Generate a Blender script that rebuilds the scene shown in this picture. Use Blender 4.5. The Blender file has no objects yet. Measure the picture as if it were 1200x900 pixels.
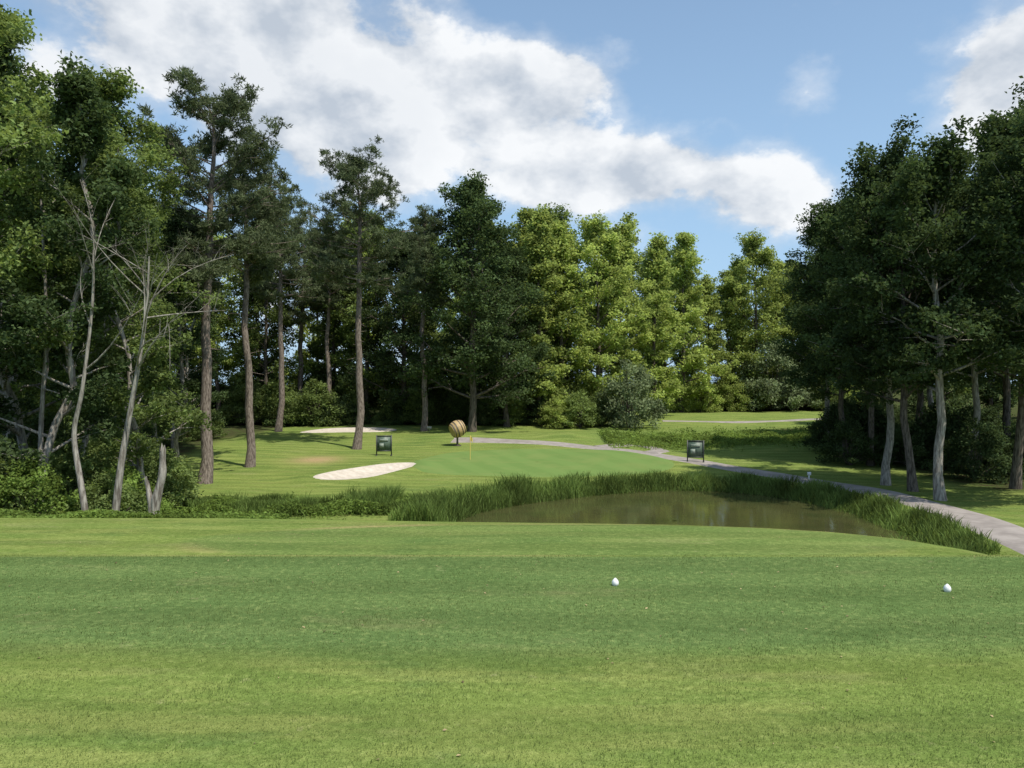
import bpy, math, numpy as np
from mathutils import Vector
scene=bpy.context.scene
CZ=3.5
rad=math.radians
# ---------------- materials helpers ----------------
def newmat(name):
    m=bpy.data.materials.new(name); m.use_nodes=True
    nt=m.node_tree; nt.nodes.clear(); return m,nt
class G:
    def __init__(s,nt): s.nt=nt
    def n(s,t,ins=None,**kw):
        x=s.nt.nodes.new(t)
        for k,v in kw.items(): setattr(x,k,v)
        if ins:
            for k,v in ins.items():
                if isinstance(v,bpy.types.NodeSocket): s.nt.links.new(v,x.inputs[k])
                else: x.inputs[k].default_value=v
        return x
    def m(s,op,a,b=0.0,c=0.0,clamp=False):
        x=s.n('ShaderNodeMath',operation=op,use_clamp=clamp)
        for i,v in enumerate((a,b,c)):
            if isinstance(v,bpy.types.NodeSocket): s.nt.links.new(v,x.inputs[i])
            else: x.inputs[i].default_value=v
        return x.outputs[0]
    def mix(s,f,a,b,mode='MIX'):
        x=s.n('ShaderNodeMix',data_type='RGBA',blend_type=mode)
        for k,v in ((0,f),(6,a),(7,b)):
            if isinstance(v,bpy.types.NodeSocket): s.nt.links.new(v,x.inputs[k])
            else:
                if k==0: x.inputs[0].default_value=v
                else: x.inputs[k].default_value=(*v,1) if len(v)==3 else v
        return x.outputs[2]
    def ss(s,v,a,b,lo=0.0,hi=1.0):
        x=s.n('ShaderNodeMapRange',{0:v,1:a,2:b,3:lo,4:hi},interpolation_type='SMOOTHSTEP'); return x.outputs[0]
    def noise(s,vec,scale,detail=4,rough=0.5):
        x=s.n('ShaderNodeTexNoise',{'Vector':vec,'Scale':scale,'Detail':detail,'Roughness':rough}); return x.outputs[0]
    def scl(s,vec,sc):
        x=s.n('ShaderNodeMapping',{'Vector':vec,'Scale':sc}); return x.outputs[0]

def leafmat(name,c,ct,trans=0.4,rnd=0.25):
    m,nt=newmat(name); g=G(nt)
    at=g.n('ShaderNodeAttribute',attribute_name='tint')
    oi=g.n('ShaderNodeObjectInfo')
    ra=g.m('MULTIPLY_ADD',oi.outputs['Random'],rnd*2,1-rnd)
    k=g.m('MULTIPLY',at.outputs['Fac'],ra)
    col=g.n('ShaderNodeVectorMath',{0:c,1:k},operation='MULTIPLY').outputs[0]
    colt=g.n('ShaderNodeVectorMath',{0:ct,1:k},operation='MULTIPLY').outputs[0]
    d=g.n('ShaderNodeBsdfDiffuse',{'Color':col})
    t=g.n('ShaderNodeBsdfTranslucent',{'Color':colt})
    mx=g.n('ShaderNodeMixShader',{0:trans,1:d.outputs[0],2:t.outputs[0]})
    g.n('ShaderNodeOutputMaterial',{'Surface':mx.outputs[0]})
    return m
def barkmat(name,c1,c2,sc=3.0):
    m,nt=newmat(name); g=G(nt)
    tc=g.n('ShaderNodeTexCoord').outputs['Object']
    v=g.scl(tc,(sc*2,sc*2,sc*0.35))
    a=g.noise(v,2.0,4,0.65)
    f=g.ss(a,0.35,0.65)
    col=g.mix(f,c1,c2)
    b=g.n('ShaderNodeBump',{'Height':a,'Strength':0.7,'Distance':0.04})
    p=g.n('ShaderNodeBsdfDiffuse',{'Color':col,'Normal':b.outputs[0]})
    g.n('ShaderNodeOutputMaterial',{'Surface':p.outputs[0]}); return m
def plain(name,c1,c2,scale=5,rough=0.8,metal=0.0):
    m,nt=newmat(name); g=G(nt)
    tc=g.n('ShaderNodeTexCoord').outputs['Object']
    a=g.noise(tc,scale,5,0.6)
    col=g.mix(g.ss(a,0.3,0.7),c1,c2)
    b=g.n('ShaderNodeBump',{'Height':a,'Strength':0.3,'Distance':0.02})
    p=g.n('ShaderNodeBsdfPrincipled',{'Base Color':col,'Roughness':rough,'Metallic':metal,'Normal':b.outputs[0]})
    g.n('ShaderNodeOutputMaterial',{'Surface':p.outputs[0]}); return m

M_bright=leafmat('foliage_yellow_green',(0.270,0.335,0.095),(0.48,0.56,0.13),0.42,0.16)
M_mid=leafmat('foliage_mid_green',(0.150,0.200,0.066),(0.25,0.32,0.072),0.38,0.25)
M_dark=leafmat('foliage_dark_green',(0.070,0.102,0.042),(0.105,0.152,0.042),0.32,0.2)  # dark leaf colour; also carries the painted-in shade of the right-hand trees
M_grey=leafmat('foliage_willow_green',(0.20,0.245,0.125),(0.24,0.30,0.13),0.35,0.1)
M_pine=leafmat('pine_needles',(0.110,0.135,0.068),(0.13,0.16,0.06),0.25,0.15)
M_reed=leafmat('reed_blades',(0.125,0.180,0.048),(0.20,0.27,0.055),0.35,0.05)
M_weed=leafmat('weed_leaves',(0.15,0.22,0.05),(0.24,0.32,0.06),0.4,0.05)
M_bark=barkmat('bark_brown',(0.06,0.05,0.04),(0.19,0.16,0.13))
M_pbark=barkmat('pine_bark',(0.09,0.07,0.058),(0.29,0.24,0.20),4)
M_lbark=barkmat('bark_pale',(0.14,0.12,0.10),(0.38,0.35,0.30),2.5)

# ---------------- mesh builder (quads) ----------------
class MB:
    def __init__(s): s.v=[];s.f=[];s.m=[];s.t=[];s.n=0
    def add(s,V,F,mat=0,tint=None):
        V=np.asarray(V,float);F=np.asarray(F,int)
        s.v.append(V); s.f.append(F+s.n); s.m.append(np.full(len(F),mat)); 
        s.t.append(np.ones(len(V)) if tint is None else tint); s.n+=len(V)
    def mesh(s,name,mats,smooth=False):
        V=np.concatenate(s.v);F=np.concatenate(s.f);M=np.concatenate(s.m);T=np.concatenate(s.t)
        me=bpy.data.meshes.new(name)
        me.vertices.add(len(V)); me.vertices.foreach_set('co',V.astype(np.float32).ravel())
        me.loops.add(F.size); me.loops.foreach_set('vertex_index',F.astype(np.int32).ravel())
        me.polygons.add(len(F)); me.polygons.foreach_set('loop_start',np.arange(0,F.size,4,dtype=np.int32))
        me.polygons.foreach_set('material_index',M.astype(np.int32))
        if smooth: me.polygons.foreach_set('use_smooth',np.ones(len(F),bool))
        me.update(calc_edges=True)
        a=me.attributes.new('tint','FLOAT','POINT'); a.data.foreach_set('value',T.astype(np.float32))
        for m in mats: me.materials.append(m)
        return me
def obj(name,me,loc=(0,0,0),rz=0,sc=1,parent=None):
    o=bpy.data.objects.new(name,me); scene.collection.objects.link(o)
    o.location=loc; o.rotation_euler=(0,0,rz)
    o.scale=(sc,sc,sc) if not hasattr(sc,'__len__') else sc
    if parent: o.parent=parent
    return o
def tube(path,r,k=7):
    P=np.asarray(path,float);r=np.asarray(r,float);n=len(P)
    T=np.gradient(P,axis=0);T/=np.linalg.norm(T,axis=1,keepdims=True)+1e-9
    ref=np.array([1.0,0,0]) if abs(T[0,0])<0.8 else np.array([0,1.0,0])
    U=np.cross(T,ref);U/=np.linalg.norm(U,axis=1,keepdims=True);W=np.cross(T,U)
    a=np.arange(k)*2*np.pi/k
    V=P[:,None]+r[:,None,None]*(np.cos(a)[None,:,None]*U[:,None]+np.sin(a)[None,:,None]*W[:,None])
    i=np.arange(n-1)[:,None]*k;j=np.arange(k)[None];j2=(j+1)%k
    F=np.stack([i+j,i+j2,i+k+j2,i+k+j],-1).reshape(-1,4)
    return V.reshape(-1,3),F
def leaves(C,size,rng,up=0.5,asp=0.55,fold=0.12):
    N=len(C);n=rng.normal(size=(N,3));n[:,2]=np.abs(n[:,2])+up*1.2
    n/=np.linalg.norm(n,axis=1,keepdims=True)
    t=np.cross(n,rng.normal(size=(N,3)));t/=np.linalg.norm(t,axis=1,keepdims=True)
    b=np.cross(n,t);s=size[:,None]
    V=np.stack([C-t*s*0.5,C+b*s*0.5*asp+n*s*fold,C+t*s*0.5,C-b*s*0.5*asp+n*s*fold],1).reshape(-1,3)
    return V,np.arange(N*4).reshape(-1,4)
def clusters(mb,CC,RR,ntot,leaf,rng,mat,flat=0.65,up=0.25,var=0.35,asp=0.62):
    CC=np.asarray(CC);RR=np.asarray(RR);w=RR**2;w/=w.sum()
    idx=rng.choice(len(CC),ntot,p=w)
    d=rng.normal(size=(ntot,3));d/=np.linalg.norm(d,axis=1,keepdims=True)
    rr=rng.random(ntot)**0.5*RR[idx]*rng.uniform(0.7,1.5,ntot)
    P=CC[idx]+d*rr[:,None]*np.array([1,1,flat])
    ct=rng.uniform(1-var,1+var,len(CC))
    t=ct[idx]*rng.uniform(0.75,1.25,ntot)
    V,F=leaves(P,leaf*rng.uniform(0.6,1.4,ntot),rng,up,asp)
    mb.add(V,F,mat,np.repeat(t,4))

def decid(name,seed,H,R,cb=0.3,nl=24,leaf=0.26,nleaf=30000,r0=0.28,prof='oval',mats=None,cl=0.17,lean=0.006,rise=1.0):
    rng=np.random.default_rng(seed);mb=MB()
    zs=np.linspace(0,H*0.93,14);w=np.cumsum(rng.normal(size=(14,2))*H*lean,axis=0);w-=w[0]
    tp=np.c_[w,zs];tr=r0*(1-zs/(H*0.93))**0.8*0.93+0.03;tr[0]*=1.35
    mb.add(*tube(tp,tr,9),0)
    C=[];Rr=[]
    for i in range(nl):
        t=(i+rng.uniform(-.3,.3))/(nl-1);t=min(max(t,0),1)
        h=H*(cb+(0.90-cb)*t)*rng.uniform(0.96,1.02)
        if prof=='oval': pr=math.sin(math.pi*(0.16+0.76*t))**0.7
        elif prof=='cone': pr=(1-t)**0.7*0.9+0.16
        elif prof=='full': pr=min(1,1.25*(1-t)**0.55+0.1)
        elif prof=='vase': pr=0.45+0.55*math.sin(math.pi*min(1,0.1+t*0.75))
        Ln=R*pr*rng.uniform(0.6,1.2);az=i*2.4+rng.uniform(-.5,.5)
        el=rad(8+52*t*rise+rng.uniform(-10,14)); 
        st=np.array([np.interp(h,zs,tp[:,0]),np.interp(h,zs,tp[:,1]),h-Ln*0.25*math.sin(el)])
        s=np.linspace(0,1,7);dr=np.array([math.cos(az)*math.cos(el),math.sin(az)*math.cos(el),math.sin(el)])
        path=st+s[:,None]*dr*Ln+np.c_[rng.normal(0,.03,7)*Ln*s,rng.normal(0,.03,7)*Ln*s,0.12*Ln*s**2]
        br=max(0.03,np.interp(h,zs,tr)*0.5)
        mb.add(*tube(path,br*(1-s*0.85),5),0)
        for f in (0.45,0.7,0.88,1.0):
            q=path[int(round(f*6))]+rng.normal(0,0.06*R,3);C.append(q);Rr.append(R*cl*rng.uniform(.6,1.3))
        for k in range(4):
            f=rng.integers(2,6);a2=az+rng.choice([-1,1])*rng.uniform(.5,1.2);e2=el+rng.uniform(-.5,.5)
            l2=Ln*rng.uniform(.3,.55);d2=np.array([math.cos(a2)*math.cos(e2),math.sin(a2)*math.cos(e2),math.sin(e2)])
            s2=np.linspace(0,1,4);p2=path[f]+s2[:,None]*d2*l2
            mb.add(*tube(p2,br*0.4*(1-s2*0.8),4),0)
            for q in (p2[2],p2[3]):
                C.append(q+rng.normal(0,0.04*R,3));Rr.append(R*cl*rng.uniform(.5,1.15))
    C.append(tp[-1]);Rr.append(R*cl)
    clusters(mb,C,Rr,nleaf,leaf,rng,1)
    return mb.mesh(name,mats or [M_bark,M_mid])

def pine(name,seed,H,R,cb=0.58,nl=46,r0=0.3,nt=2600):
    rng=np.random.default_rng(seed);mb=MB()
    zs=np.linspace(0,H*0.97,16);w=np.cumsum(rng.normal(size=(16,2))*H*0.0035,axis=0);w-=w[0]
    tp=np.c_[w,zs];tr=r0*(1-zs/H)**0.65+0.03;tr[0]*=1.3
    mb.add(*tube(tp,tr,10),0);C=[];Rr=[]
    for i in range(nl):
        t=(i+.5)/nl;h=H*(cb+(0.97-cb)*t);pr=(math.sin(math.pi*min(1,(0.2+0.75*t)))**0.6)*0.85+0.22
        Ln=R*pr*rng.uniform(.45,1.15);az=rng.uniform(0,6.28);el=rad(-5+45*t+rng.uniform(-14,14))
        st=np.array([np.interp(h,zs,tp[:,0]),np.interp(h,zs,tp[:,1]),h]);s=np.linspace(0,1,6)
        dr=np.array([math.cos(az)*math.cos(el),math.sin(az)*math.cos(el),math.sin(el)])
        path=st+s[:,None]*dr*Ln+np.c_[rng.normal(0,.03,6)*Ln*s,rng.normal(0,.03,6)*Ln*s,0.16*Ln*s**2]
        br=0.035+0.05*(1-t);mb.add(*tube(path,br*(1-s*.8),5),0)
        for f in (2,3,4,5): C.append(path[f]+rng.normal(0,.15,3));Rr.append(rng.uniform(.4,.75))
        for k in range(4):
            f=rng.integers(2,5);a2=az+rng.choice([-1,1])*rng.uniform(.4,1.1);l2=Ln*rng.uniform(.25,.45)
            d2=np.array([math.cos(a2),math.sin(a2),rng.uniform(0,.5)]);s2=np.linspace(0,1,3);p2=path[f]+s2[:,None]*d2*l2
            mb.add(*tube(p2,br*.4*(1-s2*.7),4),0);C.append(p2[2]);Rr.append(rng.uniform(.4,.75))
    for i in range(14): # dead stubs
        h=H*rng.uniform(.3,cb+.04);az=rng.uniform(0,6.28);l=rng.uniform(.3,1.6);s=np.linspace(0,1,3)
        st=np.array([np.interp(h,zs,tp[:,0]),np.interp(h,zs,tp[:,1]),h])
        mb.add(*tube(st+s[:,None]*np.array([math.cos(az),math.sin(az),rng.uniform(-.3,.3)])*l,.03*(1-s*.7),4),0)
    C=np.array(C);Rr=np.array(Rr);idx=rng.integers(0,len(C),nt)
    d=rng.normal(size=(nt,3));d/=np.linalg.norm(d,axis=1,keepdims=True)
    P=C[idx]+d*(Rr[idx]*rng.random(nt)**.5)[:,None]*np.array([1,1,.6])
    K=9;Pn=np.repeat(P,K,0);dn=rng.normal(size=(nt*K,3));dn[:,2]+=.6;dn/=np.linalg.norm(dn,axis=1,keepdims=True)
    Ln=rng.uniform(.2,.4,nt*K)[:,None];b=np.cross(dn,rng.normal(size=dn.shape));b/=np.linalg.norm(b,axis=1,keepdims=True)
    V=np.stack([Pn,Pn+dn*Ln*.5+b*.033,Pn+dn*Ln,Pn+dn*Ln*.5-b*.033],1).reshape(-1,3)
    ct=rng.uniform(.7,1.3,len(C))
    mb.add(V,np.arange(len(V)).reshape(-1,4),1,np.repeat(np.repeat(ct[idx],K)*rng.uniform(.8,1.2,nt*K),4))
    return mb.mesh(name,[M_pbark,M_pine])
def shrub(name,seed,H,R,leaf,nleaf,mats,nc=60):
    rng=np.random.default_rng(seed);mb=MB();C=[];Rr=[]
    for i in range(nc):
        a=rng.uniform(0,6.28);u=rng.random()**.5;z=rng.random()
        rr=R*u*(1-z**2.5*.6);p=np.array([math.cos(a)*rr,math.sin(a)*rr,H*(.08+.85*z*(1-.35*u*u))])
        C.append(p);Rr.append(R*rng.uniform(.12,.30))
        if i%3==0:
            s=np.linspace(0,1,4);mb.add(*tube(np.outer(s,p)+np.c_[s*(1-s)*.3,s*0,s*(1-s)*H*.2],.04*(1-s*.7)+.005,4),0)
    clusters(mb,C,Rr,nleaf,leaf,rng,1)
    return mb.mesh(name,mats)

# ---------------- terrain ----------------
def chaikin(P,n=3):
    P=np.array(P,float)
    for _ in range(n):
        Q=np.roll(P,-1,0);P=np.stack([.75*P+.25*Q,.25*P+.75*Q],1).reshape(-1,2)
    return P
def sd_poly(x,y,poly):
    x=np.asarray(x,float);y=np.asarray(y,float);sh=x.shape;x=x.ravel();y=y.ravel()
    d=np.full(x.shape,1e9);ins=np.zeros(x.shape,bool);n=len(poly)
    for i in range(n):
        ax,ay=poly[i];bx,by=poly[(i+1)%n];ex,ey=bx-ax,by-ay;wx,wy=x-ax,y-ay
        t=np.clip((wx*ex+wy*ey)/(ex*ex+ey*ey+1e-12),0,1);d=np.minimum(d,(wx-ex*t)**2+(wy-ey*t)**2)
        c=((ay>y)!=(by>y));xi=ax+(y-ay)*ex/(ey if abs(ey)>1e-12 else 1e-12);ins^=(c&(x<xi))
    d=np.sqrt(d);d[ins]*=-1;return d.reshape(sh)
def sst(v,a,b):
    t=np.clip((v-a)/(b-a),0,1);return t*t*(3-2*t)
POND=chaikin([(16.8,29),(17.8,36),(17.7,42),(16.0,47),(12,49.5),(7,48.2),(2.2,45),(-1.2,41.8),(-3,38.6),(-3,34),(2,31),(8,28.5),(13,27)],2)
PLAT=chaikin([(-300,23),(-60,23),(-12,23.4),(0,22.5),(6,21.9),(9.6,20.6),(11,18.3),(11.2,15),(11.6,10),(12,0),(13,-60),(-300,-60)],1)
BUNK=chaikin([(-13.9,52.0),(-13.3,54.5),(-11.6,57.4),(-9.6,59.6),(-7.2,60.4),(-7.2,58),(-8.5,55.0),(-9.8,52.0),(-12,50.6)],2)
BUNK2=chaikin([(-24,83),(-21,86),(-15,86.5),(-12,85),(-14,83.2),(-20,82.2)],2)
a=np.linspace(0,2*np.pi,60,endpoint=False)
GREEN=np.c_[2+10.3*np.cos(a)+.8*np.cos(2*a+1),61.5+8.6*np.sin(a)+.7*np.sin(3*a)]
PATH=np.array([(17.4,12),(18.4,20),(19.8,28),(21.1,35.4),(21.5,42.5),(20.7,48.3),(18.5,53.3),(15.8,58.5),(12,65),(7.8,70),(2,73.6),(-3,74.8),(-6,75.2)],float)
yy=np.arange(-100,900,.5);zz=np.interp(yy,[-100,44,50,56,62,70,80,95,110,150,300,900],[-6.25,-6.4,-6.5,-6.4,-6.2,-5.9,-5.35,-4.75,-4.4,-3.9,-3,-2])
k=np.exp(-np.linspace(-2,2,13)**2);k/=k.sum();zz=np.convolve(np.pad(zz,6,mode='edge'),k,'valid')
def hz(x,y):
    x=np.asarray(x,float);y=np.asarray(y,float)
    b=np.interp(y,yy,zz)
    def gs(cx,cy,rx,ry,h): return h*np.exp(-((x-cx)/rx)**2-((y-cy)/ry)**2)
    b=b+gs(5.5,78,3.5,3,.55)+gs(-5,78,5,3,.35)+gs(9,64,4,5,.25)+gs(-26,66,8,10,.35)+gs(16,72,4,4,-.3)+gs(-30,30,12,8,1.0)
    b=b+gs(21,34,2.5,12,.25)+gs(22,78,10,4,-.25)
    b=b+.08*np.sin(x*.23+1)*np.sin(y*.19)+.04*np.sin(x*.61)*np.sin(y*.53+2)
    sb=sd_poly(x,y,BUNK);b=b-.38*sst(-sb,0,1.6)+.12*np.exp(-((sb-.5)/.8)**2)
    sb=sd_poly(x,y,BUNK2);b=b-.15*sst(-sb,0,1.6)+gs(-18,86,6,2,.2)
    pl=-3.5-.38*sst(y,15.6,16.4)-.10*sst(y,17,23)+.03*np.sin(x*.35)*np.sin(y*.4)+.05*np.exp(-((y-15.1)/.5)**2)
    s=sd_poly(x,y,PLAT);t=sst(s,-1.2,9.5)
    z=pl*(1-t)+b*t
    sp=sd_poly(x,y,POND);q=sst(sp,-1.5,1.5);z=-7.8*(1-q)+z*q
    return z+CZ
def axis(segs):
    out=[segs[0][0]]
    for a,b,n in segs: out+=list(np.linspace(a,b,n+1)[1:])
    return np.array(out)
gx=axis([(-900,-200,12),(-200,-60,40),(-60,-25,70),(-25,25,150),(25,60,70),(60,200,40),(200,900,12)])
gy=axis([(-200,-20,12),(-20,5,25),(5,30,150),(30,100,150),(100,160,40),(160,900,30)])
X,Y=np.meshgrid(gx,gy);Z=hz(X,Y)
nx,ny=len(gx),len(gy)
mb=MB();i=np.arange(ny-1)[:,None]*nx;j=np.arange(nx-1)[None]
mb.add(np.c_[X.ravel(),Y.ravel(),Z.ravel()],np.stack([i+j,i+j+1,i+j+1+nx,i+j+nx],-1).reshape(-1,4))
def vn(x,y,s,seed):
    r=np.random.default_rng(seed);v=0
    for _ in range(6):
        th=r.uniform(0,6.28);f=s*r.uniform(.6,1.8);v=v+np.sin((x*math.cos(th)+y*math.sin(th))*f+r.uniform(0,6.28))
    return v/3
N1=vn(X,Y,.5,3)
fl=np.zeros_like(X)
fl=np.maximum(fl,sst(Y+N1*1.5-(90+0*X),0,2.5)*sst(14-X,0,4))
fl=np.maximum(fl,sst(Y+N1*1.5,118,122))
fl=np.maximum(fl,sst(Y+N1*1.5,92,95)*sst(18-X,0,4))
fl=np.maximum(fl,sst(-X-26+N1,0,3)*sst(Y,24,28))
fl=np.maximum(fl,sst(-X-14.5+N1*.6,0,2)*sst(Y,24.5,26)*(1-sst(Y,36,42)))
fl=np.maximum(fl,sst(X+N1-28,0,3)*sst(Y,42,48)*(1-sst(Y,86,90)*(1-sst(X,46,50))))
fl=np.maximum(fl,.8*sst(1.5-np.abs(sd_poly(X,Y,POND)),0,1))
tee=sst(Y+.15*N1,9.4,10.6)*(1-sst(Y,15.3,15.6))*sst(11-X,0,.6)
tee2=(1-sst(((X-1)/9.2)**2+((Y-19.2)/2.6)**2,.92,1.05))
dirt=.9*np.exp(-((X+15.8)/1.9)**2-((Y-62)/2.2)**2)+.6*np.exp(-((Y-15.75)/.14)**2)*np.clip(.6+N1,0,1)*sst(11-X,0,1)+.35*np.exp(-((X-21.5)/2)**2-((Y-26)/3)**2)
dirt+=.5*np.exp(-((np.sqrt(((X-1)/9.2)**2+((Y-19.2)/2.7)**2)-1)/.045)**2)*np.clip(.4+vn(X,Y,.9,6),0,1)
rough=sst(np.abs(N1*2+Y-78),11,3)*sst(X-6,0,4)*.7
me=mb.mesh('ground',[],True)
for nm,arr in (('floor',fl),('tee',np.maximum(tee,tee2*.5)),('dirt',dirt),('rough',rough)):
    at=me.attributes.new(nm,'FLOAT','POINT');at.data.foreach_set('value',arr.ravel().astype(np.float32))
m,nt=newmat('turf');g=G(nt)
pos=g.n('ShaderNodeNewGeometry').outputs['Position']
A=lambda n:g.n('ShaderNodeAttribute',attribute_name=n).outputs['Fac']
nb=g.noise(pos,.22,4,.6);nm_=g.noise(g.scl(pos,(.30,1.7,1)),1.0,5,.65);nf=g.noise(pos,9,5,.7);nff=g.noise(pos,60,2,.7)
col=g.mix(g.ss(nb,.35,.65),(.128,.184,.043),(.170,.222,.053))
col=g.mix(g.m('MULTIPLY',g.ss(nm_,.43,.66),.8),col,(.225,.258,.072))
col=g.mix(g.m('MULTIPLY',A('tee'),.82),col,(.098,.158,.052))
col=g.mix(g.m('MULTIPLY',g.ss(nf,.5,.75),.45),col,(.24,.25,.09))
pt=g.noise(g.scl(pos,(.5,1.1,1)),.55,5,.7)
col=g.mix(g.m('MULTIPLY',g.ss(pt,.55,.72),.35),col,(.26,.25,.11))
col=g.mix(g.m('MULTIPLY',g.ss(pt,.47,.30),.5),col,(.08,.135,.040))
sxyz=g.n('ShaderNodeSeparateXYZ',{0:pos})
mow=g.m('SINE',g.m('ADD',g.m('MULTIPLY',sxyz.outputs[1],3.6),g.m('ADD',g.m('MULTIPLY',sxyz.outputs[0],.12),g.m('MULTIPLY',nb,3.0))))
col=g.n('ShaderNodeVectorMath',{0:col,1:g.m('MULTIPLY_ADD',g.ss(mow,-.5,.5),.13,.93)},operation='MULTIPLY').outputs[0]
col=g.mix(A('rough'),col,(.13,.19,.05))
col=g.mix(g.m('MULTIPLY',g.ss(g.noise(pos,1.7,5,.75),.62,.76),.6),col,(.34,.31,.16))
col=g.mix(g.m('MINIMUM',A('dirt'),1),col,(.38,.27,.14))
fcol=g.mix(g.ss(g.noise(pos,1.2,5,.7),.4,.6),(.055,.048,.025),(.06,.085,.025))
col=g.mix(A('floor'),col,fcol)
kk=g.m('MULTIPLY_ADD',nff,1.6,.20);kk=g.m('MULTIPLY',kk,g.m('MULTIPLY_ADD',nf,1.2,.40))
col=g.n('ShaderNodeVectorMath',{0:col,1:kk},operation='MULTIPLY').outputs[0]
bh=g.m('ADD',nff,g.m('MULTIPLY',nf,1.5))
b=g.n('ShaderNodeBump',{'Height':bh,'Strength':.6,'Distance':.03})
p=g.n('ShaderNodeBsdfDiffuse',{'Color':col,'Normal':b.outputs[0]})
g.n('ShaderNodeOutputMaterial',{'Surface':p.outputs[0]})
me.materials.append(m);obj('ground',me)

def sheet(name,poly,mat,off=.03,rings=14):
    c=poly.mean(0);mb=MB();s=np.linspace(.01,1,rings);n=len(poly)
    P=c+s[:,None,None]*(poly-c);P=P.reshape(-1,2);z=hz(P[:,0],P[:,1])+off
    z[-n:]-=off+.03
    i=np.arange(rings-1)[:,None]*n;j=np.arange(n)[None];j2=(j+1)%n
    mb.add(np.c_[P,z],np.stack([i+j,i+j2,i+n+j2,i+n+j],-1).reshape(-1,4))
    return obj(name,mb.mesh(name,[mat],True))
M_sand=plain('bunker_sand',(.46,.40,.32),(.60,.53,.44),2.5,.95)
sheet('sand_bunker',BUNK,M_sand,.05);sheet('sand_bunker',BUNK2,M_sand,.05)
m,nt=newmat('green_turf');g=G(nt);pos=g.n('ShaderNodeNewGeometry').outputs['Position']
sx=g.n('ShaderNodeSeparateXYZ',{0:pos})
st=g.m('SINE',g.m('ADD',g.m('MULTIPLY',sx.outputs[0],2.3),g.m('MULTIPLY',sx.outputs[1],.9)))
col=g.mix(g.ss(st,-.6,.6),(.135,.212,.060),(.147,.226,.065))
col=g.mix(g.m('MULTIPLY',g.ss(g.noise(pos,.5,4,.6),.4,.7),.5),col,(.19,.235,.075))
p=g.n('ShaderNodeBsdfDiffuse',{'Color':col})
g.n('ShaderNodeOutputMaterial',{'Surface':p.outputs[0]});sheet('putting_green',GREEN,m,.035,24)
def spline(P,n=14):
    out=[];P=np.vstack([2*P[0]-P[1],P,2*P[-1]-P[-2]])
    for i in range(1,len(P)-2):
        for t in np.linspace(0,1,n,endpoint=False):
            a,b,c,d=P[i-1:i+3];out.append(.5*((2*b)+(-a+c)*t+(2*a-5*b+4*c-d)*t*t+(-a+3*b-3*c+d)*t**3))
    return np.array(out)
M_path=plain('concrete_path',(.23,.20,.175),(.34,.30,.265),1.3,.9)
def ribbon(name,C,w,mat,off=.045):
    C=spline(C);T=np.gradient(C,axis=0);T/=np.linalg.norm(T,axis=1,keepdims=True);Nn=np.c_[-T[:,1],T[:,0]]
    K=9;u=np.linspace(-.5,.5,K);P=C[:,None]+Nn[:,None]*(u*w)[None,:,None]
    P=P.reshape(-1,2);z=(hz(P[:,0],P[:,1])+off).reshape(-1,K);z[:,0]-=.1;z[:,-1]-=.1
    mb=MB();i=np.arange(len(C)-1)[:,None]*K;j=np.arange(K-1)[None]
    mb.add(np.c_[P,z.ravel()],np.stack([i+j,i+j+1,i+K+j+1,i+K+j],-1).reshape(-1,4));return obj(name,mb.mesh(name,[mat],True))
ribbon('cart_path',PATH,2.7,M_path)
ribbon('cart_path',np.array([(8,71),(12,73.5),(13.5,70),(11.8,66)],float),1.8,M_path,.06)
ribbon('cart_path',np.array([(19,97),(27,96),(35,98),(46,104)],float),2.2,M_path,.05)
m,nt=newmat('pond_water');g=G(nt);pos=g.n('ShaderNodeNewGeometry').outputs['Position']
nz=g.noise(g.scl(pos,(1,2.2,1)),2.2,3,.5)
b=g.n('ShaderNodeBump',{'Height':nz,'Strength':.06,'Distance':.05})
col=g.mix(g.ss(g.noise(pos,.5,4,.6),.4,.7),(.070,.070,.026),(.050,.056,.020))
p=g.n('ShaderNodeBsdfPrincipled',{'Base Color':col,'Roughness':.02,'IOR':1.45,'Normal':b.outputs[0]})
g.n('ShaderNodeOutputMaterial',{'Surface':p.outputs[0]})
mb=MB();c=POND.mean(0);Pp=c+(POND-c)*1.1;n=len(Pp);s=np.array([.01,.5,1.]);P=(c+s[:,None,None]*(Pp-c)).reshape(-1,2)
i=np.arange(2)[:,None]*n;j=np.arange(n)[None];j2=(j+1)%n
mb.add(np.c_[P,np.full(len(P),-6.82+CZ)],np.stack([i+j,i+j2,i+n+j2,i+n+j],-1).reshape(-1,4));obj('pond_water',mb.mesh('pond_water',[m]))

# ---------------- reeds & weeds ----------------
def blades(mb,P,h,w,rng,lean=.35,tint=None):
    N=len(P);az=rng.uniform(0,6.28,N);D=np.c_[np.cos(az),np.sin(az),np.zeros(N)];a2=rng.uniform(0,6.28,N)
    S=np.c_[np.cos(a2),np.sin(a2),np.zeros(N)]*(w/2)[:,None];lv=[];L=(rng.uniform(.1,1,N)*lean*h)[:,None]
    for t,ww in ((0,.8),(.4,1),(.75,.75),(1,.08)):
        c=P+np.c_[np.zeros((N,2)),h*t*(1-.12*t)]+D*L*t*t;lv+= [c-S*ww,c+S*ww]
    V=np.stack(lv,1).reshape(-1,3);b=np.arange(N)[:,None,None]*8
    F=(b+np.array([[0,1,3,2],[2,3,5,4],[4,5,7,6]])[None]).reshape(-1,4)
    t=rng.uniform(.65,1.35,N) if tint is None else tint
    mb.add(V,F,0,np.repeat(t,8))
rng=np.random.default_rng(11)
px=rng.uniform(-12,24,230000);py=rng.uniform(22,56,230000);sp=sd_poly(px,py,POND)
wd=1.9+.4*np.sin(px*.8)+.4*np.sin(py*1.3)+.3*np.sin(px*2.1)
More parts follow.
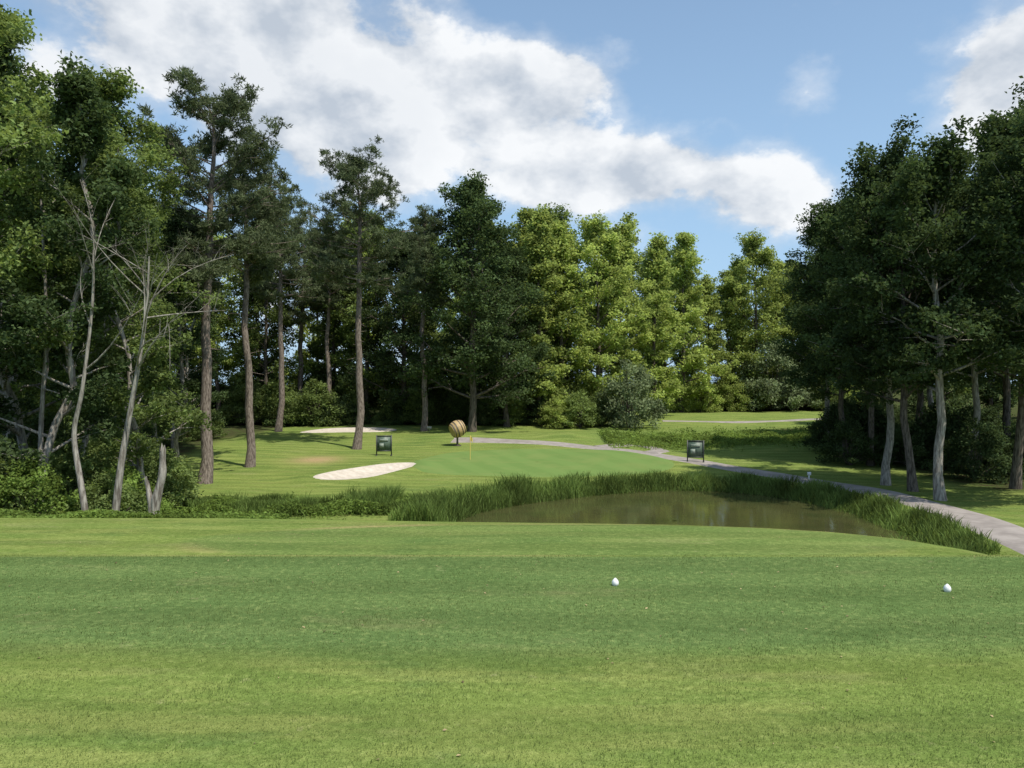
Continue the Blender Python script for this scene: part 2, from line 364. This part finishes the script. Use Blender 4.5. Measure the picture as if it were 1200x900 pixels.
keep=(sp>-.25)&(sp<wd)&~((px<12.8)&(py<37)&(py<33+(px<2)*2.5))
pd=np.min(np.hypot(px[:,None]-spline(PATH,4)[None,:,0],py[:,None]-spline(PATH,4)[None,:,1]),axis=1);keep&=pd>1.8
ex=((px+5.6)/3.6)**2+((py-39.6)/2.2)**2<1
keep|=ex&(sp>-.3);px,py,sp=px[keep],py[keep],sp[keep]
qx=rng.uniform(-19,-6,26000);qy=39.2+.14*(qx+10)+rng.normal(0,.8,26000);kq=vn(qx,qy,1.1,44)>-.6;qx,qy=qx[kq],qy[kq]
px=np.r_[px,qx];py=np.r_[py,qy];sp=np.r_[sp,np.full(len(qx),.8)]
cn=vn(px,py,2.5,8);h=(.78+.20*cn+rng.uniform(-.34,.24,len(px)))*np.clip(1.25-.22*np.abs(sp-.6),.4,1.1)
h=h*np.where((px<1)&(px>-9),1.15,1)*np.where(px<-9,.75,1)
h=np.maximum(h,.2)*np.where((px>14)&(py<44),.72,1)
tt=(1+.35*vn(px,py,1.5,9))*rng.uniform(.55,1.45,len(px))
mb=MB();blades(mb,np.c_[px,py,hz(px,py)-.05],h,rng.uniform(.02,.05,len(px)),rng,.6,tt);obj('pond_reeds',mb.mesh('pond_reeds',[M_reed]))
def weedbed(name,N,fx,leaf,hh,mat,seed):
    rng=np.random.default_rng(seed);x,y=fx(rng,N);x=np.asarray(x);y=np.asarray(y)
    hm=hh*np.clip(.6+.5*vn(x,y,1.6,seed+1),.12,1.5);z=hz(x,y)+hm*rng.random(N)**.7
    V,F=leaves(np.c_[x,y,z],leaf*rng.uniform(.5,1.5,N),rng,.5,.5);mb=MB()
    mb.add(V,F,0,np.repeat((1+.25*vn(x,y,1.1,seed+2))*rng.uniform(.7,1.3,N),4));return obj(name,mb.mesh(name,[mat]))
weedbed('bank_weeds',20000,lambda r,N:((lambda x:(x,38.4+.12*(x+10)+r.normal(0,.9,N)))(r.uniform(-22,-5,N))),.14,.7,M_weed,21)
weedbed('bank_weeds',12000,lambda r,N:((lambda x:(x,25.3+r.normal(0,.7,N)))(r.uniform(-17,-7.5,N))),.11,.3,M_weed,25)
weedbed('bank_weeds',10000,lambda r,N:((lambda k:(17.8+.5*np.sin(k*3)+r.normal(0,.5,N)+np.interp(k,[0,1],[-1.2,.6]),27+22*k))(r.random(N))),.11,.3,M_weed,27)
weedbed('creek_brush',26000,lambda r,N:((lambda x:(x,77+.1*(x-20)+r.normal(0,2.6,N)))(r.uniform(9,34,N))),.22,.7,M_weed,31)
# fine turf blades close to the viewer
rng=np.random.default_rng(61);N=130000
y=5+11*rng.random(N)**1.3;x=rng.uniform(-1,1,N)*(y*.70+.5)
a2=rng.uniform(0,6.28,N);hh=rng.uniform(.012,.03,N)*(1+.3*vn(x,y,4,5));S=np.c_[np.cos(a2),np.sin(a2),np.zeros(N)]*.0035
B=np.c_[x,y,hz(x,y)-.002];ln=rng.normal(0,.010,(N,2));T=B+np.c_[ln,hh]
V=np.stack([B-S,B+S,T+S*.3,T-S*.3],1).reshape(-1,3)
M_blade=leafmat('turf_blade',(.160,.210,.060),(.22,.275,.07),.3,0)
mb=MB();mb.add(V,np.arange(4*N).reshape(-1,4),0,np.repeat(rng.uniform(.5,1.5,N)*(1-.25*((y>9.9)&(y<15.5))),4));obj('tee_grass',mb.mesh('tee_grass',[M_blade]))

# ---------------- trees ----------------
DV=[decid('broadleaf_mesh_a',1,28,5.2,.14,34,.36,21000,.32,'oval',cl=.19),
    decid('broadleaf_mesh_b',2,26,4.6,.10,34,.36,20000,.28,'full',cl=.20),
    decid('broadleaf_mesh_c',3,28,5.6,.26,32,.36,20000,.34,'oval',cl=.18),
    decid('broadleaf_mesh_d',4,25,4.4,.12,32,.36,18000,.26,'vase',cl=.20,rise=1.25),
    decid('broadleaf_mesh_e',5,27,4.2,.06,36,.36,20000,.28,'cone',cl=.21)]
OAK=decid('oak_mesh',7,28,6.2,.13,46,.29,46000,.4,'full',mats=[M_bark,M_dark],cl=.17)
NR=[decid('near_mesh_a',12,20,4.8,.32,32,.22,34000,.25,'oval',mats=[M_lbark,M_dark],cl=.15),
    decid('near_mesh_b',13,21,5.0,.27,32,.22,34000,.24,'vase',mats=[M_bark,M_dark],cl=.15,rise=1.2),
    decid('near_mesh_c',14,22,3.6,.22,30,.17,34000,.17,'oval',mats=[M_lbark,M_mid],cl=.16,lean=.015),
    decid('near_mesh_d',15,20,3.1,.15,28,.17,30000,.15,'full',mats=[M_lbark,M_mid],cl=.17,lean=.015)]
PN=[pine('pine_mesh_a',21,25,4.5,.52,58,.36,5600),pine('pine_mesh_b',22,25,3.5,.60,46,.33,3800),pine('pine_mesh_c',23,27,4.4,.56,54,.35,5000)]
SH=[shrub('shrub_mesh_a',31,4,2.6,.2,6000,[M_bark,M_mid]),shrub('shrub_mesh_b',32,6,3,.23,8000,[M_bark,M_mid],90),shrub('shrub_mesh_c',33,2.6,1.8,.12,8000,[M_bark,M_mid],45)]
R=np.random.default_rng(77)
def put(name,me,x,y,sc=1,leaf=None,parent=None,rz=None,sz=None):
    o=obj(name,me,(x,y,float(hz(x,y))-.08),R.uniform(0,6.28) if rz is None else rz,(sc,sc,sz or sc),parent)
    if leaf:
        o.material_slots[1].link='OBJECT';o.material_slots[1].material=leaf
    return o
def P2(px,d): return (px-600)/900*d
for pxx,d,v,s in ((240,50,0,1.0),(293,58,1,.94),(326,84,2,.95),(418,70,2,.98),(215,92,1,1.0),(497,84,1,.95),(352,96,0,.95),(180,80,2,.9),(385,92,1,.93)):
    put('pine_tree',PN[v],P2(pxx,d),d,s)
put('oak_tree',OAK,P2(553,84),84,1.03,rz=1.0)
put('oak_tree',OAK,P2(475,93),93,.9)
put('oak_tree',OAK,P2(594,90),90,.82)
F=bpy.data.objects.new('distant_forest_trees',None);scene.collection.objects.link(F)
def row(x0,x1,y,step,mats,vs,smin,smax,top=None):
    x=x0
    while x<x1:
        v=vs[R.integers(len(vs))];s=R.uniform(smin,smax)
        put('forest_tree',DV[v],x,y+R.uniform(-2.5,2.5),s,mats[R.integers(len(mats))],F);x+=step*R.uniform(.75,1.25)
row(-72,0,97,6,[M_mid,M_mid,M_bright,M_mid],[0,2,2,3],.88,1.0)
row(-80,6,107,8,[M_mid,M_bright,M_dark],[0,1,3],.95,1.08)
row(-10,75,138,8.5,[M_mid,M_bright,M_mid],[0,1,3,4],.95,1.1)
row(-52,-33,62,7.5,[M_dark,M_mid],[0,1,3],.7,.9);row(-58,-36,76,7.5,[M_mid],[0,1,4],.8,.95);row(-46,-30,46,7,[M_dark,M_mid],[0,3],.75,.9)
for pxx,d,v,top,mt in ((632,93,4,225,M_bright),(662,96,1,245,M_bright),(700,97,0,245,M_bright),(735,101,3,258,M_bright),(768,105,4,260,M_bright),(800,117,1,262,M_bright),(830,122,4,312,M_bright),
      (860,126,3,312,M_bright),(885,124,0,266,M_bright),(905,130,1,296,M_bright),(930,128,0,305,M_bright),(955,125,4,300,M_mid),(985,128,1,300,M_mid),(650,104,0,235,M_mid),(720,112,2,255,M_mid),(778,122,1,280,M_mid),(612,98,1,232,M_bright)):
    x=P2(pxx,d);H=(450-top)/900*d+CZ-float(hz(x,d));base=[28,26,28,25,27][v]
    put('broadleaf_tree',DV[v],x,d,1.05*min(1.1,H/base),mt,sz=H/base)
for pxx,d,H,mt in ((738,88,8.8,M_grey),(705,90,5,M_mid),(820,118,7,M_bright),(855,120,7,M_bright),(905,121,13,M_grey),(790,117,6,M_bright),(880,120,6,M_mid),(680,88,5,M_mid),(930,121,9,M_grey),(655,89,4,M_bright),(965,121,7,M_mid)):
    put('bush',SH[1],P2(pxx,d),d,max(.8,H/7),mt,sz=H/6)
U=bpy.data.objects.new('understory_shrubs',None);scene.collection.objects.link(U)
for i in range(34):
    x=R.uniform(-48,6);put('shrub',SH[R.integers(2)],x,R.uniform(91,96),R.uniform(.6,1.1),[M_mid,M_dark,M_mid][R.integers(3)],U)
for i in range(18):
    put('shrub',SH[1],-62+i*4+R.uniform(-1,1),R.uniform(110,114),R.uniform(1.1,1.5),[M_mid,M_dark][R.integers(2)],U)
for i in range(22):
    put('shrub',SH[R.integers(2)],R.uniform(8,60),R.uniform(124,132),R.uniform(.7,1.2),[M_mid,M_bright][R.integers(2)],U)
for i in range(16):
    put('shrub',SH[R.integers(2)],R.uniform(-34,-28),R.uniform(34,80),R.uniform(.6,1.),M_mid,U)
for pxx,d,v,s in ((1102,42,0,1.0),(1070,45.5,1,.98),(1038,49,0,.98),(1190,47,1,1.1),(1240,40,0,1.08),(992,62,1,.98),(972,68,0,.95),(1020,60,1,1.02),(1140,56,0,1.05),(1075,64,1,1.15),(1180,60,1,1.22),(1260,54,0,1.2),(1015,76,1,1.02),(1090,76,0,1.15)):
    put('broadleaf_tree',NR[v],P2(pxx,d),d,s,M_dark)  # right group looks shaded because the shade is put into its leaf colour
row(46,75,86,7,[M_dark],[0,1,3],.85,.95);row(56,90,100,8,[M_dark,M_mid],[0,1],.85,1)
for i in range(28):
    put('shrub',SH[R.integers(2)],R.uniform(30,44),R.uniform(52,80),R.uniform(.6,1.),M_dark,U)
for pxx,d,s in ((978,67,.8),(995,60,.7)): put('bush',SH[1],P2(pxx,d),d,s,M_dark)
for x,y,v,s in ((-20.5,28,2,1.1),(-18.3,30,3,.98),(-21.5,34,3,1.2),(-18.4,36,2,.98),(-25,38,2,1.15),(-16.0,33.5,3,.88),(-24,44,2,1.0),(-28,42,3,1.25),(-22.5,52,3,.95),(-27,56,2,1.0),(-29,66,3,1.1)):
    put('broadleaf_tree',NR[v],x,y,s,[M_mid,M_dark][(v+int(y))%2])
for k_,(x,y,s) in enumerate(((-17.5,27.5,1.0),(-19.5,27,1.3),(-15.3,29,.9),(-16,31,1.1),(-21,27.5,1.4),(-18.5,32,1.5),(-14.2,30.5,.6),(-17.3,38,1.2),(-20,42,1.4),(-24,30,1.4))):
    put('bush',SH[2],x,y,s,M_weed if k_%3==0 else M_mid)
def bare(name,seed,path,r0,r1,depth,mat,nb=7,bl=.45):
    rng=np.random.default_rng(seed);mb=MB()
    def rec(P,ra,rb,dep):
        s=np.linspace(0,1,len(P));mb.add(*tube(P,ra+(rb-ra)*s,7 if dep==depth else 5),0)
        if dep==0:return
        Ln=np.linalg.norm(P[-1]-P[0]);n=nb if dep==depth else 4
        for k in range(n):
            f=rng.uniform(.45,.98);q=np.array([np.interp(f,s,P[:,c]) for c in range(3)]);T=(P[-1]-P[0])/Ln
            d=T*.55+rng.normal(size=3)*.55+np.array([0,0,.25]);d/=np.linalg.norm(d);l=Ln*bl*rng.uniform(.5,1.1)
            u=np.linspace(0,1,6)[:,None];bend=rng.normal(size=3)*.18*l
            rr=(ra+(rb-ra)*f)*.6;rec(q+u*d*l+u*u*bend,rr,rr*.25,dep-1)
    rec(np.array(path,float),r0,r1,depth);return mb.mesh(name,[mat])
def spline3(P,n=6):
    P=np.array(P,float);P=np.vstack([2*P[0]-P[1],P,2*P[-1]-P[-2]]);o=[]
    for i in range(1,len(P)-2):
        for t in np.linspace(0,1,n,endpoint=False):
            a,b,c,d=P[i-1:i+3];o.append(.5*((2*b)+(-a+c)*t+(2*a-5*b+4*c-d)*t*t+(-a+3*b-3*c+d)*t**3))
    o.append(P[-2]);return np.array(o)
sm=spline3
put('bare_tree',bare('bare_tree',5,sm([(0,0,0),(.25,0,2.2),(.5,.1,4),(.9,0,6),(1.1,.2,8),(1.3,0,10)]),.15,.03,3,M_lbark,11,.42),P2(133,28),28,rz=0)
put('bare_tree',bare('bare_tree',9,sm([(0,0,0),(-.25,0,1.6),(-.55,.1,3.4),(-.2,0,5),(.1,.1,8),(.2,0,10)]),.13,.03,2,M_lbark,7,.3),P2(103,27.5),27.5,rz=0)
put('bare_tree',bare('bare_tree',12,sm([(0,0,0),(0,0,4),(.15,.1,8),(0,0,13)]),.12,.04,2,M_lbark,5,.2),P2(48,30),30,rz=0)
def snag(P,r,seed):
    mb=MB();P=sm(P);s=np.linspace(0,1,len(P));rng=np.random.default_rng(seed)
    V,F=tube(P,r*(1.25-.6*s)*(1+.08*np.sin(s*20)),9);V[-9:,2]+=rng.uniform(-.15,.3,9);mb.add(V,F)
    V,F=tube(np.array([P[-1],P[-1]-[0,0,.15]]),[r*.5,.01],9);mb.add(V,F);return mb.mesh('snag',[M_lbark])
x=P2(181,28)
E=bpy.data.objects.new('dead_tree_stump',None);scene.collection.objects.link(E);E.location=(x,28,float(hz(x,28))-.05)
obj('stump_main',snag([(0,0,0),(.05,0,1),(.28,0,2),(.3,0,2.9)],.16,1),parent=E);obj('stump_fork',snag([(-.08,0,0),(-.12,0,.8),(-.3,.05,1.8)],.12,2),parent=E)

# ---------------- small built objects ----------------
M_white=plain('white_paint',(.75,.75,.73),(.82,.82,.8),20,.5)
M_frame=plain('dark_metal_frame',(.03,.035,.03),(.06,.065,.055),8,.5)
M_panel=plain('sign_panel_green',(.05,.085,.06),(.12,.16,.12),6,.5)
M_wood=plain('barrel_wood',(.36,.24,.10),(.52,.38,.18),9,.6)
M_hoop=plain('barrel_hoop',(.05,.04,.03),(.10,.08,.06),9,.6)
def box(mb,c,s,mat=0):
    c=np.array(c);s=np.array(s)/2;V=np.array([[i,j,k] for i in(-1,1) for j in(-1,1) for k in(-1,1)])*s+c
    mb.add(V,[[0,1,3,2],[4,6,7,5],[0,4,5,1],[2,3,7,6],[0,2,6,4],[1,5,7,3]],mat)
def sign(x,y,rz):
    E=bpy.data.objects.new('sign_board',None);scene.collection.objects.link(E);E.location=(x,y,float(hz(x,y)));E.rotation_euler=(0,0,rz)
    mb=MB();
    for sx in(-.62,.62): box(mb,(sx,0,.85),(.09,.09,1.75))
    box(mb,(0,0,1.66),(1.15,.07,.08));box(mb,(0,0,.38),(1.15,.07,.08))
    for sx in(-.62,.62): box(mb,(sx,0,.03),(.12,.8,.06))
    obj('frame',mb.mesh('frame',[M_frame]),parent=E)
    mb=MB();box(mb,(0,0,1.02),(1.15,.03,1.2));obj('panel',mb.mesh('panel',[M_panel]),parent=E)
    mb=MB();box(mb,(0,-.03,1.3),(.7,.012,.22));box(mb,(-.2,-.03,.85),(.35,.012,.35));obj('lettering',mb.mesh('lettering',[plain('faded_print',(.2,.25,.2),(.3,.33,.28),5)]),parent=E)
sign(P2(450,65),65,.1);sign(P2(815,60.5),60.5,-.25)
mb=MB();box(mb,(0,0,.3),(.05,.05,.6));box(mb,(0,-.04,.55),(.5,.03,.28));o=obj('small_sign',mb.mesh('small_sign',[plain('weathered_board',(.25,.25,.2),(.4,.4,.34))]),(P2(503,82),82,float(hz(P2(503,82),82))))
bx=P2(536,72);E=bpy.data.objects.new('barrel_on_stand',None);scene.collection.objects.link(E);E.location=(bx,72,float(hz(bx,72)))
mb=MB();s=np.linspace(-1,1,13);rr=.80-.20*s*s;pth=np.c_[s*.62,s*0,s*0]
V,Fq=tube(pth,rr,24);mb.add(V,Fq,0)
for e in(0,12):
    V,Fq=tube(np.array([pth[e],pth[e]*.93]),[rr[e]*.93,.01],24);mb.add(V,Fq,0)
for e in(-.75,-.35,.35,.75):
    V,Fq=tube(np.array([(e*.62-.05,0,0),(e*.62+.05,0,0)]),[.815-.2*e*e]*2,24);mb.add(V,Fq,1)
o=obj('barrel',mb.mesh('barrel',[M_wood,M_hoop],True),(0,0,1.6),parent=E);o.rotation_euler=(0,rad(-22),rad(25))
mb=MB();mb.add(*tube([(0,0,0),(0,0,.5),(0,0,1.0)],[.13,.09,.12],10));box(mb,(0,0,.03),(.7,.5,.06));box(mb,(0,0,.88),(.7,.35,.1));obj('stand',mb.mesh('stand',[M_hoop]),parent=E)
fx=P2(551,62.5);E=bpy.data.objects.new('golf_flagstick',None);scene.collection.objects.link(E);E.location=(fx,62.5,float(hz(fx,62.5)))
M_yel=plain('flag_yellow',(.65,.5,.12),(.7,.55,.15),5,.6)
mb=MB();mb.add(*tube([(0,0,0),(0,0,1),(0,0,2.0)],[.028]*3,8));obj('pole',mb.mesh('pole',[M_yel]),parent=E)
mb=MB();n=8;u=np.linspace(0,.42,n);V=np.r_[np.c_[u*.5,.05*np.sin(u*14),1.98-u*.55],np.c_[u*.45,.05*np.sin(u*14+.5),1.62-u*.5]];mb.add(V,[[i,i+1,i+1+n,i+n] for i in range(n-1)]);obj('flag',mb.mesh('flag',[M_yel]),parent=E)
def teem(x,y):
    mb=MB();a=np.array([0,.015,.04,.07,.095,.11,.125,.135]);r=np.array([.045,.055,.062,.058,.045,.03,.015,.001])
    mb.add(*tube(np.c_[a*0,a*0,a],r,14));obj('tee_marker',mb.mesh('tee_marker',[M_white],True),(x,y,float(hz(x,y))))
teem(P2(721,13.4),13.4);teem(P2(1110,13.0),13.0)
d=50;pxx=948
mb=MB();box(mb,(0,0,.35),(.06,.06,.7));box(mb,(0,-.04,.62),(.25,.02,.2));obj('marker_post',mb.mesh('marker_post',[M_white]),(P2(pxx,d),d,float(hz(P2(pxx,d),d))))
rng=np.random.default_rng(5);N=420;x=rng.uniform(-11,11,N);y=rng.uniform(5,22,N)
V,Fq=leaves(np.c_[x,y,hz(x,y)+.012],rng.uniform(.02,.06,N),rng,3);mb=MB();mb.add(V,Fq,0,np.repeat(rng.uniform(.4,1.5,N),4))
obj('fallen_leaves',mb.mesh('fallen_leaves',[leafmat('dry_leaf',(.38,.30,.16),(.3,.2,.1),.2)]))

# ---------------- light, sky ----------------
AZ,EL=132,60
S=Vector((math.cos(rad(EL))*math.sin(rad(AZ)),math.cos(rad(EL))*math.cos(rad(AZ)),math.sin(rad(EL))))
l=bpy.data.lights.new('sun','SUN');l.energy=4.8;l.angle=rad(.5);l.color=(1,.95,.86)
o=bpy.data.objects.new('sun',l);scene.collection.objects.link(o);o.rotation_euler=S.to_track_quat('Z','Y').to_euler();o.location=(60,-20,80)
w=bpy.data.worlds.new('World');scene.world=w;w.use_nodes=True;nt=w.node_tree;nt.nodes.clear();g=G(nt)
try: w.cycles.sampling_method='NONE'
except Exception as e: print(e)
sky=g.n('ShaderNodeTexSky',sky_type='NISHITA',sun_disc=False,sun_elevation=rad(EL),sun_rotation=rad(AZ),air_density=1.0,dust_density=1.0,ozone_density=1.5)
dv=g.n('ShaderNodeTexCoord').outputs['Generated'];sp_=g.n('ShaderNodeSeparateXYZ',{0:dv});sx,sy,sz=sp_.outputs
az=g.m('ARCTAN2',sx,sy);el=g.m('ARCSINE',sz)
acc=None
for px_,py_,rx,ry,wt in ((300,45,330,95,.60),(622,100,80,42,.68),(470,160,170,60,.46),(790,210,115,42,.55),(660,200,90,38,.26),(930,235,100,38,.42),(950,85,75,60,.22),(1180,80,95,85,.66),(830,85,80,60,-.32),(1050,190,60,50,-.12),(830,15,130,45,-.28),(150,150,60,45,-.15)):
    a0=math.atan((px_-600)/900);e0=math.atan((450-py_)/900*math.cos(a0));ra=rx/900*math.cos(a0)**2;re=ry/900*math.cos(a0)
    u=g.m('DIVIDE',g.m('SUBTRACT',az,a0),ra);v=g.m('DIVIDE',g.m('SUBTRACT',el,e0),re)
    e=g.m('ADD',g.m('MULTIPLY',u,u),g.m('MULTIPLY',v,v))
    b=g.m('MULTIPLY',g.m('EXPONENT',g.m('MULTIPLY',e,-1)),wt);acc=b if acc is None else g.m('ADD',acc,b)
cv=g.scl(dv,(1,1,1.5))
n1=g.noise(cv,6.0,7,.57)
off=g.n('ShaderNodeVectorMath',{0:cv,1:(.03,-.01,.05)},operation='ADD').outputs[0]
n2=g.noise(off,6.0,5,.56)
den=g.m('ADD',g.m('MULTIPLY',n1,1.8),g.m('SUBTRACT',acc,.16))
cov=g.m('MAXIMUM',g.ss(den,.90,1.12),g.ss(den,.72,1.10,0,.42))
lit=g.m('ADD',g.m('MULTIPLY',g.m('SUBTRACT',n1,n2),4.6),.60,clamp=True)
thick=g.ss(den,1.1,1.6)
lit2=g.m('SUBTRACT',lit,g.m('MULTIPLY',thick,.18),clamp=True)
lit2=g.m('SUBTRACT',lit2,g.m('MULTIPLY',g.ss(az,-.05,-.35),.12),clamp=True)
cc=g.mix(lit2,(3.6,4.0,4.55),(6.5,6.6,6.7))
haze=g.ss(el,0,.55,.75,.3)
base=g.mix(haze,sky.outputs[0],(2.8,4.45,6.3))
fin=g.mix(g.m('MULTIPLY',cov,.95),base,cc)
bg=g.n('ShaderNodeBackground',{'Color':fin,'Strength':.15});g.n('ShaderNodeOutputWorld',{'Surface':bg.outputs[0]})
c=bpy.data.cameras.new('camera');c.lens=27;c.sensor_width=36;c.clip_end=4000;c.clip_start=.1
o=bpy.data.objects.new('camera',c);scene.collection.objects.link(o);o.location=(0,0,CZ);o.rotation_euler=(rad(90),0,0);scene.camera=o
scene.view_settings.view_transform='Standard';scene.view_settings.look='None';scene.view_settings.exposure=0
